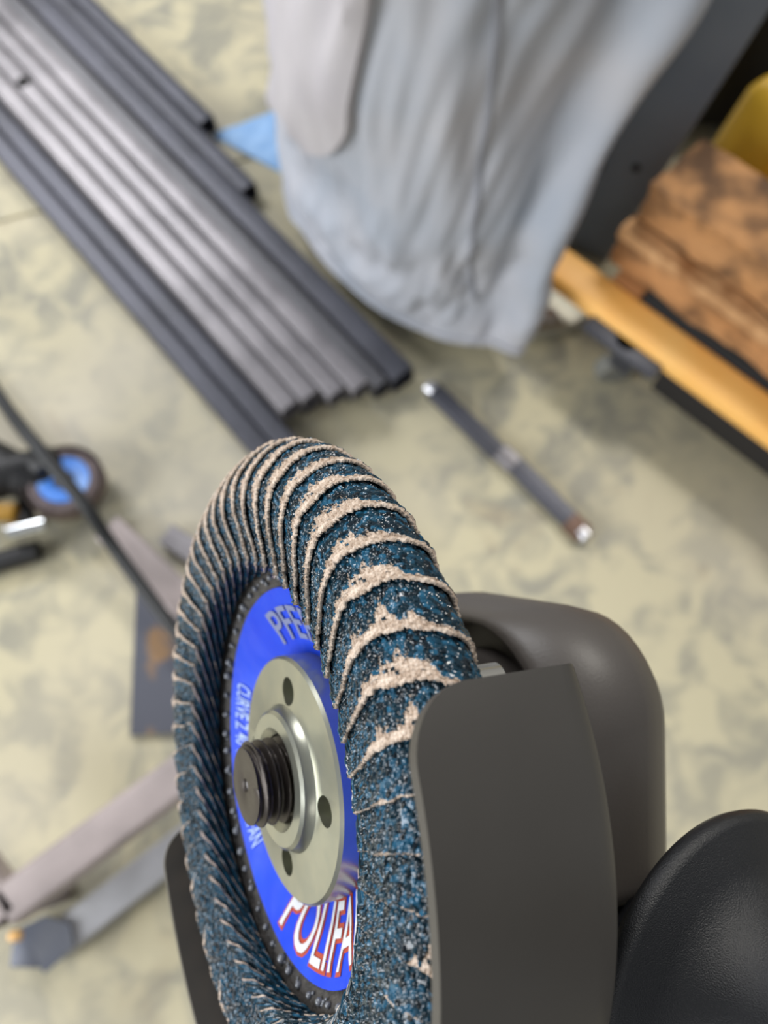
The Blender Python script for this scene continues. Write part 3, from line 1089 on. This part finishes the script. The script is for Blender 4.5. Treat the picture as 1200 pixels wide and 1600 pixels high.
def flap_mesh(seed, worn=1.0):
    g = np.random.default_rng(100 + seed)
    ni, nj = 66, 300
    ucol = np.linspace(0, 1.32, ni)            # in pitches, 0 = free edge
    s = np.linspace(0, SL, nj)
    rh = prof_eval(s)
    tan = np.gradient(rh, axis=0)
    nrm = np.stack([-tan[:, 1], tan[:, 0]], 1)
    nrm /= np.linalg.norm(nrm, axis=1)[:, None]
    if nrm[nj // 2, 1] < 0:
        nrm = -nrm
    U, Sg = np.meshgrid(ucol, s, indexing='ij')
    rr = rh[:, 0][None, :].repeat(ni, 0)
    umm = U * PITCH * 52.0
    # free edge is wavy and frayed
    edge = smooth_noise1(s, seed * 7 + 1, 0.16, 0.45) + smooth_noise1(s, seed * 7 + 2, 0.09, 2.2) + smooth_noise1(s, seed * 7 + 3, 0.05, 6)
    lean = np.interp(s, lean_s, lean_v)
    phi = (U * PITCH) + np.radians(lean)[None, :] + (edge / rr[0])[None, :] * np.exp(-U * 3)
    lift = 1.45 * (1 - U / 1.32) + 0.10 + smooth_noise1(s, seed * 7 + 4, 0.10, 0.3)[None, :] * np.exp(-U * 2)
    # grit: cellular facets with random tilt
    cell = 0.66
    gx, gy = umm / cell, Sg / cell
    best = np.full(U.shape, 9e9)
    bh = np.zeros(U.shape)
    bc = np.zeros(U.shape)
    bd2 = np.full(U.shape, 9e9)
    HN = 128
    J = g.random((HN, HN, 6))
    ix, iy = np.floor(gx).astype(int), np.floor(gy).astype(int)
    for ax_ in (-1, 0, 1):
        for ay in (-1, 0, 1):
            cx, cy = ix + ax_, iy + ay
            q = J[cx % HN, cy % HN]
            dx, dy = gx - (cx + 0.1 + 0.8 * q[..., 0]), gy - (cy + 0.1 + 0.8 * q[..., 1])
            d2_ = dx * dx + dy * dy
            hgt = 0.12 + 0.42 * q[..., 2] + ((q[..., 3] - 0.5) * 1.0) * dx + ((q[..., 4] - 0.5) * 1.0) * dy - 0.30 * np.sqrt(d2_)
            up = d2_ < best
            bd2 = np.where(up, best, np.minimum(bd2, d2_))
            bh = np.where(up, hgt, bh)
            bc = np.where(up, q[..., 5], bc)
            best = np.where(up, d2_, best)
    gap = np.clip((np.sqrt(bd2) - np.sqrt(best)) / 0.25, 0, 1)
    grit = np.clip(bh, 0, 1) * (0.35 + 0.65 * gap) * 0.72
    # where the grit is worn off along the free edge
    wear = 0.05 + 3.2 * np.exp(-((s - (S_CR + (2.2 if worn == 1 else 4.0))) / 5.5) ** 2) * g.uniform(0.55, 1.0) * worn
    if worn < 1:                                # torn only in patches
        wear = wear * (0.15 + 1.7 * np.clip(smooth_noise1(s, seed * 13 + 5, 1.0, 0.28), 0, 1.2))
    rag = smooth_noise1(s, seed * 11 + 1, 0.45, 0.9) + smooth_noise1(s, seed * 11 + 2, 0.35, 2.6)
    wband = np.clip(wear + rag * np.clip(wear - 0.3, 0.1, 1.2), 0.0, 4.2)
    wband[s < S_IN * 0.95] = np.clip(wband[s < S_IN * 0.95], 0.55, 1.0)
    cl2 = g.random((60, 200))
    blot = cl2[np.clip((umm / 0.5).astype(int), 0, 59), np.clip((Sg / 0.5).astype(int), 0, 199)]
    cloth = (umm < wband[None, :] * (0.82 + 0.4 * blot)) & ~((blot > 0.86) & (umm > 0.9))
    weave = 0.02 + 0.24 * np.abs(np.sin(umm * PI / 0.52)) * np.abs(np.sin(Sg * PI / 0.56)) + 0.05 * np.sign(np.sin(umm * PI / 0.52) * np.sin(Sg * PI / 0.56))
    fr = g.normal(size=U.shape) * 0.02
    disp = np.where(cloth, weave + fr, grit + 0.18)
    H = lift + disp
    R3 = rr + nrm[:, 0][None, :] * H
    Z3 = rh[:, 1][None, :] + nrm[:, 1][None, :] * H
    X3, Y3 = R3 * np.cos(phi), R3 * np.sin(phi)
    V = np.stack([X3, Y3, Z3], -1)
    # the thickness of the cloth at the free edge, curled under
    th = 0.48
    e0 = V[0]
    def under(dphi, dh):
        h_ = H[0] - dh
        ph = phi[0] + dphi / rr[0]
        r_ = rr[0] + nrm[:, 0] * h_
        return np.stack([r_ * np.cos(ph), r_ * np.sin(ph), rh[:, 1] + nrm[:, 1] * h_], -1)
    fray = g.normal(size=nj) * 0.06
    rows = [under(1.2, th + 0.15), under(0.05 + fray, th), under(-0.06 + fray * 1.5, th * 0.55), under(-0.05 + fray, th * 0.15)]
    VV = np.concatenate([np.stack(rows), V], 0)
    NI = VV.shape[0]
    idx = np.arange(NI * nj).reshape(NI, nj)
    quads = np.stack([idx[:-1, :-1], idx[1:, :-1], idx[1:, 1:], idx[:-1, 1:]], -1).reshape(-1, 4)
    me = bpy.data.meshes.new('flap')
    me.from_pydata((VV.reshape(-1, 3) * S).tolist(), [], quads.tolist())
    mi = np.zeros((NI - 1, nj - 1), int)
    mi[:4] = 1
    cm = cloth[:-1, :-1]
    mi[4:] = cm[:, :].astype(int)
    me.polygons.foreach_set('material_index', mi.reshape(-1).astype(np.int32))
    at_ = me.attributes.new('grain', 'FLOAT', 'POINT')
    ga = np.concatenate([np.full((4, nj), 0.5), bc], 0)
    at_.data.foreach_set('value', ga.reshape(-1).astype(np.float32))
    me.materials.append(M_grit)
    me.materials.append(M_cloth)
    return me


flaps = [flap_mesh(k) for k in range(9)]
flaps_low = [flap_mesh(k + 20, 0.62) for k in range(4)]
order = [int(x) for x in rng.integers(0, 9, NF)]
for k in range(NF):
    if k and order[k] == order[k - 1]:
        order[k] = (order[k] + 1) % 9
    ang = (k * 360 / NF + 42.9 + 180) % 360 - 180
    less_worn = -95 < ang < 17             # the stretch behind the guard has been used less
    o = bpy.data.objects.new('flap', flaps_low[(k * 3) % 4] if less_worn else flaps[order[k]])
    C.objects.link(o)
    o.parent = disc
    o.rotation_euler = (0, 0, k * PITCH + math.radians(42.9 - 4.0 - 0.2))

# backing plate and the dished label
bm = NB()
add_lathe(bm, [(16.5, -8.0), (28.0, -4.0), (34.5, -1.2), (36.6, -0.1), (39.0, 1.0), (40.8, 1.8), (42.0, 3.4), (47, 4.6), (54, 3.2), (56.6, 0.4), (56.0, -1.8), (52, -3.8), (42, -5.5), (30, -9.0), (16.5, -11)], 96, close_prof=True)
obj('backing_plate', fin_mm(bm), M_plate, disc)
bm = NB()
add_lathe(bm, [(16.5, -7.3), (21, -5.6), (27.0, -3.3), (31.0, -1.3), (34.8, 0.0), (34.9, -0.3), (31.0, -1.9), (21, -6.0), (16.5, -7.7)], 128, close_prof=True)
for v in bm.verts:
    a = math.atan2(v.co.y, v.co.x)
    v.co.z += 0.18 * noise.noise(Vector((math.cos(a) * 3, math.sin(a) * 3, v.co.xy.length * 0.05)))
lab = obj('disc_label', fin_mm(bm), M_label, disc, 60)
tag(lab, 'blue paper label')
bm = NB()
for k in range(NF):
    a = (k + random.uniform(-0.15, 0.15)) * PITCH + 0.03
    rr_ = 37.0 + random.uniform(-0.3, 0.3)
    rad = random.uniform(0.55, 0.95)
    q = bmesh.ops.create_icosphere(bm, subdivisions=2, radius=rad)
    bmesh.ops.translate(bm, verts=q['verts'], vec=(rr_ * math.cos(a), rr_ * math.sin(a), 0.35))
    for j in range(2):
        q = bmesh.ops.create_icosphere(bm, subdivisions=1, radius=random.uniform(0.25, 0.5))
        a2 = a + random.uniform(-.04, .04)
        r2 = rr_ + random.uniform(-0.9, 1.2)
        bmesh.ops.translate(bm, verts=q['verts'], vec=(r2 * math.cos(a2), r2 * math.sin(a2), 0.1))
o = obj('resin_beads', fin_mm(bm), M_glue, disc, True)
tag(o, 'ring of small grey glue beads around the label', kind='stuff')


# ---- print on the label
def label_h(r):
    return float(np.interp(r, [16.5, 21, 27, 31, 34.8], [-7.3, -5.6, -3.3, -1.3, 0.0]))


def text_mesh(s, size, offset=0.0, shear=0.0):
    cu_ = bpy.data.curves.new('t', 'FONT')
    cu_.body = s
    cu_.size = size
    cu_.offset = offset
    cu_.shear = shear
    cu_.align_x = 'CENTER'
    cu_.resolution_u = 4
    to = bpy.data.objects.new('t', cu_)
    C.objects.link(to)
    dg = bpy.context.evaluated_depsgraph_get()
    me = bpy.data.meshes.new_from_object(to.evaluated_get(dg))
    bpy.data.objects.remove(to)
    bpy.data.curves.remove(cu_)
    return me


def arc_text(name, s, size, ang, r_base, m, lift=0.12, offset=0.0, inward=True, stretch=(1, 1), shear=0.0, parent=None):
    """prints text along a circle of the label; inward: tops of letters point at the centre"""
    me = text_mesh(s, size, offset, shear)
    bm = NB()
    bm.from_mesh(me)
    bpy.data.meshes.remove(me)
    bmesh.ops.subdivide_edges(bm, edges=[e for e in bm.edges if e.calc_length() > 1.2], cuts=2)
    bmesh.ops.triangulate(bm, faces=bm.faces)
    for v in bm.verts:
        x, y = v.co.x * stretch[0], v.co.y * stretch[1]
        if inward:
            r = r_base - y
            a = math.radians(ang) + x / r_base
        else:
            r = r_base + y
            a = math.radians(ang) - x / r_base
        v.co = (r * math.cos(a), r * math.sin(a), label_h(r) + lift)
    me = bpy.data.meshes.new(name)
    bmesh.ops.recalc_face_normals(bm, faces=bm.faces)
    fin_mm(bm)
    bm.to_mesh(me)
    bm.free()
    me.materials.append(m)
    o = bpy.data.objects.new(name, me)
    C.objects.link(o)
    o.parent = parent or lab
    return o


tag(arc_text('printed_outline', 'POLIFAN', 11.0, -68.5, 32.2, M_red, 0.16, 0.6, stretch=(0.96, 1.3), shear=0.12), 'red outline of the large white lettering')
tag(arc_text('printed_lettering', 'POLIFAN', 11.0, -68.5, 32.2, M_white, 0.34, 0.06, stretch=(0.96, 1.3), shear=0.12), 'large white lettering')
tag(arc_text('printed_lettering', 'PFERD', 9.2, 90, 25.0, M_silver, 0.3, 0.12, inward=False, stretch=(0.95, 1.0)), 'silvery lettering')
tag(arc_text('printed_lettering', 'CURVE Z 40 125 x 22 POLIFAN', 4.6, 192, 32.4, M_smallprint, 0.3, 0.08, inward=True, stretch=(0.6, 1.15)), 'row of small pale lettering')

# ---- flange nut, separate thing screwed on the spindle: part of the grinder
def boolean_cut(bm, cutters, name, m, parent):
    me = bpy.data.meshes.new(name)
    bmesh.ops.recalc_face_normals(bm, faces=bm.faces)
    bm.to_mesh(me); bm.free()
    a = bpy.data.objects.new('a', me); C.objects.link(a)
    mc = bpy.data.meshes.new('c')
    bmesh.ops.recalc_face_normals(cutters, faces=cutters.faces)
    cutters.to_mesh(mc); cutters.free()
    b = bpy.data.objects.new('b', mc); C.objects.link(b)
    md = a.modifiers.new('b', 'BOOLEAN')
    md.operation = 'DIFFERENCE'; md.object = b; md.solver = 'EXACT'
    res = bpy.data.meshes.new_from_object(a.evaluated_get(bpy.context.evaluated_depsgraph_get()))
    bpy.data.objects.remove(a); bpy.data.objects.remove(b)
    bm = NB(); bm.from_mesh(res)
    bmesh.ops.scale(bm, vec=(S, S, S), verts=bm.verts)
    return obj(name, bm, m, parent, 30)


bm = NB()
add_lathe(bm, [(7.6, -6.8), (21.6, -6.8), (22.0, -6.4), (22.0, 0.05), (21.45, 0.6), (14.2, 0.6), (13.2, 0.85), (12.6, 1.5), (12.3, 2.6), (11.7, 3.1), (9.2, 3.1), (7.9, 1.9), (7.6, 0.8)], 128, close_prof=True)
cut = NB()
for a in (87, 357, 267, 177):
    ar = math.radians(a)
    bmesh.ops.create_cone(cut, cap_ends=True, segments=40, radius1=2.6, radius2=2.6, depth=9,
                          matrix=Matrix.Translation((16.0 * math.cos(ar), 16.0 * math.sin(ar), 0.6)))
nut = boolean_cut(bm, cut, 'flange_nut', M_nut, grinder)
tag(nut, 'round zinc-plated nut with pin holes')

# ---- threaded spindle
bm = NB()
nt_, nz_ = 72, 200
rowsv = []
Pth = 2.05
z_lo, z_hi = -9.0, 8.7
for j in range(nz_ + 1):
    z = z_lo + (z_hi - z_lo) * j / nz_
    row = []
    for i in range(nt_):
        a = 2 * PI * i / nt_
        f = ((z - a / (2 * PI) * Pth) / Pth) % 1.0
        tri = abs(f - 0.5) * 2
        r = 7.55 - 1.15 * min(1, max(0, (tri - 0.12) / 0.68))
        edge_ = max(0, z - (z_hi - 0.9))
        r = min(r, 6.95 - edge_ * 0.15 - (0.25 if j == nz_ else 0))if z > z_hi - 0.9 else r
        row.append(bm.verts.new((r * math.cos(a), r * math.sin(a), z)))
    rowsv.append(row)
for A, B in zip(rowsv, rowsv[1:]):
    for i in range(nt_):
        bm.faces.new([A[i], A[(i + 1) % nt_], B[(i + 1) % nt_], B[i]])
prev = rowsv[-1]
for (rr_, zz) in ((1.35, 8.72), (1.2, 8.6), (0.5, 7.9)):
    ring = [bm.verts.new((rr_ * math.cos(2 * PI * i / nt_), rr_ * math.sin(2 * PI * i / nt_), zz)) for i in range(nt_)]
    for i in range(nt_):
        bm.faces.new([prev[i], prev[(i + 1) % nt_], ring[(i + 1) % nt_], ring[i]])
    prev = ring
bm.faces.new(prev)
spn = obj('threaded_spindle', fin_mm(bm), M_spindle, grinder, 40)
tag(spn, 'blackened threaded spindle end with a centre dimple')
bm = NB()
add_lathe(bm, [(0.0, 8.15), (0.75, 8.3), (0.85, 8.0), (0, 7.8)], 20)
obj('centre_dimple', fin_mm(bm), M_bare, spn, True)
bm = NB()
add_tube(bm, [(0, 0, -8), (0, 0, -14), (0, 0, -14.01), (0, 0, -19), (0, 0, -19.01), (0, 0, -38)], [19, 19, 20, 20, 12, 12], 48)
obj('inner_flange', fin_mm(bm), M_nut, grinder)

# ---- guard
RG, TG = 65.0, 1.6
H_F, H_B = 11.0, -15.2
A_E, A_S = 27.0, -153.0       # skirt runs from A_S (left end) round the bottom to A_E (right end)
bm = NB()
na, nh_ = 120, 14
rc = 9.0                       # corner radius, mm
front = []
cols_ = []
for i in range(na + 1):
    # denser near the ends
    f = i / na
    f = 0.5 - 0.5 * math.cos(PI * f)
    a = math.radians(A_S + (A_E - A_S) * f)
    dist_end = min(a - math.radians(A_S), math.radians(A_E) - a) * RG
    hf = H_F
    if dist_end < rc:
        hf = H_F - (rc - math.sqrt(max(0, rc * rc - (rc - dist_end) ** 2)))
    col = []
    for j in range(nh_ + 1):
        h = H_B + (hf - H_B) * j / nh_
        bend = 0.0
        if h < H_B + 0.8:      # rounded shoulder into the back plate
            q_ = (H_B + 0.8 - h) / 0.8
            bend = 0.8 * (1 - math.sqrt(max(0, 1 - q_ * q_)))
        col.append((a, RG - bend, h))
    cols_.append(col)
outer = [[bm.verts.new((r * math.cos(a), r * math.sin(a), h)) for a, r, h in c] for c in cols_]
inner = [[bm.verts.new(((r - TG) * math.cos(a), (r - TG) * math.sin(a), h)) for a, r, h in c] for c in cols_]
for i in range(na):
    for j in range(nh_):
        bm.faces.new([outer[i][j], outer[i + 1][j], outer[i + 1][j + 1], outer[i][j + 1]])
        bm.faces.new([inner[i][j], inner[i][j + 1], inner[i + 1][j + 1], inner[i + 1][j]])
    for L0 in (0, nh_):
        bm.faces.new([outer[i][L0], outer[i + 1][L0], inner[i + 1][L0], inner[i][L0]])
for i in (0, na):
    for j in range(nh_):
        bm.faces.new([outer[i][j], outer[i][j + 1], inner[i][j + 1], inner[i][j]])
guard = obj('guard', fin_mm(bm), M_guard, grinder, 40)
tag(guard, 'curved sheet metal guard')
# back plate of the guard, a half disc with a round collar
bm = NB()
pts = []
for i in range(81):
    a = math.radians(A_S + (A_E - A_S) * i / 80)
    pts.append((62.6 * math.cos(a), 62.6 * math.sin(a), H_B))
ca = math.radians((A_S + A_E) / 2 + 180)
for i in range(21):
    a = math.radians(A_E + 8) + (PI - math.radians(16)) * i / 20
    pts.append((31 * math.cos(a), 31 * math.sin(a), H_B))
add_prism(bm, pts, (0, 0, -1.6))
obj('guard_plate', fin_mm(bm), M_guard, guard)
bm = NB()
add_lathe(bm, [(23.5, -15.0), (24.4, -14.6), (25.2, -15.2), (25.2, -23), (23.5, -23)], 96, close_prof=True)
obj('guard_collar', fin_mm(bm), M_gear, guard)
bm = NB()
add_lathe(bm, [(21.5, -20), (26.6, -20), (27.0, -20.6), (27.0, -26.0), (26.4, -26.6), (21.5, -26.6)], 96, close_prof=True)
clp = obj('clamp_band', fin_mm(bm), M_base, guard)
sa = math.radians(36)
bm = NB()
add_lathe(bm, [(0, 3.2), (2.6, 3.2), (3.2, 2.4), (3.2, -6), (0, -6)], 24)
o = obj('clamp_screw', fin_mm(bm), M_screw, guard)
o.location = (33 * S * math.cos(sa), 33 * S * math.sin(sa), -21 * S)

# ---- gear head: rounded casting, lofted along the spindle axis
def rrect(hw, y0, y1, rt, rb_, n=10):
    out = []
    for (cx, cy, r, a0) in ((hw - rt, y1 - rt, rt, 0), (-hw + rt, y1 - rt, rt, 90), (-hw + rb_, y0 + rb_, rb_, 180), (hw - rb_, y0 + rb_, rb_, 270)):
        for k in range(n + 1):
            a = math.radians(a0 + 90 * k / n)
            out.append((cx + r * math.cos(a), cy + r * math.sin(a)))
    return out


bm = NB()
secs = [(-47.0, 23.5, -22, 23.5, 22.0), (-41.0, 24.8, -22.5, 24.6, 22.0), (-39.6, 25.4, -23, 25.2, 22.5), (-39.1, 26.2, -23.5, 25.9, 22.5), (-39.3, 27.2, -24, 26.8, 22.5), (-40.4, 28.6, -24.5, 27.5, 22.5), (-43.0, 31.0, -25, 28.4, 22.0), (-48.0, 33.5, -25, 29.2, 21.0),
        (-56.0, 34.0, -25, 28.8, 20.0), (-63.0, 31.5, -25, 27.0, 19.0), (-70.0, 26.5, -25, 23.0, 18.0), (-75.0, 19.0, -22, 17.0, 14.0), (-77.5, 10.0, -16, 9.0, 8.5)]
rings = []
for (h, hw, y0, y1, rt) in secs:
    rings.append([bm.verts.new((x, y, h)) for x, y in rrect(hw, y0, y1, rt, min(rt, 5))])
for A, B in zip(rings, rings[1:]):
    for i in range(len(A)):
        bm.faces.new([A[i], A[(i + 1) % len(A)], B[(i + 1) % len(A)], B[i]])
bm.faces.new(rings[0]); bm.faces.new(rings[-1])
gh = obj('gear_head', fin_mm(bm), M_gear, grinder, 50)
tag(gh, 'smooth dark brown-grey gear head')
bm = NB()
add_lathe(bm, [(16.5, -29.0), (22.8, -29.0), (23.8, -29.6), (24.2, -30.8), (23.6, -32.4), (20.0, -33.2), (18.6, -36.5), (18.6, -47), (16.5, -47)], 96, close_prof=True)
obj('bearing_ring', fin_mm(bm), M_gear, gh)
# ---- motor housing running down out of the picture
bm = NB()
rings = []
for (y, rx, rz_) in ((-23, 29.5, 19), (-25, 31, 21), (-42, 33, 27), (-60, 34, 31), (-110, 34, 33), (-115, 31, 30), (-230, 29, 29), (-250, 24, 24)):
    rings.append([bm.verts.new((rx * math.cos(2 * PI * k / 48), y, -57 + rz_ * math.sin(2 * PI * k / 48))) for k in range(48)])
for A, B in zip(rings, rings[1:]):
    for i in range(48):
        bm.faces.new([A[i], A[(i + 1) % 48], B[(i + 1) % 48], B[i]])
bm.faces.new(rings[0]); bm.faces.new(rings[-1])
tag(obj('motor_housing', fin_mm(bm), M_rubber, grinder, 40), 'black plastic motor housing')
# ---- side handle with its round flange
bm = NB()
Mh = Matrix.Translation((0, -33.8, -58.0))
add_lathe(bm, [(0, 33), (13, 33), (14, 40), (20, 44), (28.5, 46.4), (30.6, 47.2), (31.2, 48.4), (31.0, 50.0), (29.8, 50.8), (24, 52.0), (18.5, 56), (16.2, 63), (16.0, 80), (17.5, 110), (17.5, 150), (14, 158), (0, 160)], 96, axis='X', M=Mh)
tag(obj('side_handle', fin_mm(bm), M_rubber, grinder, 60), 'black textured side handle with a round flange')
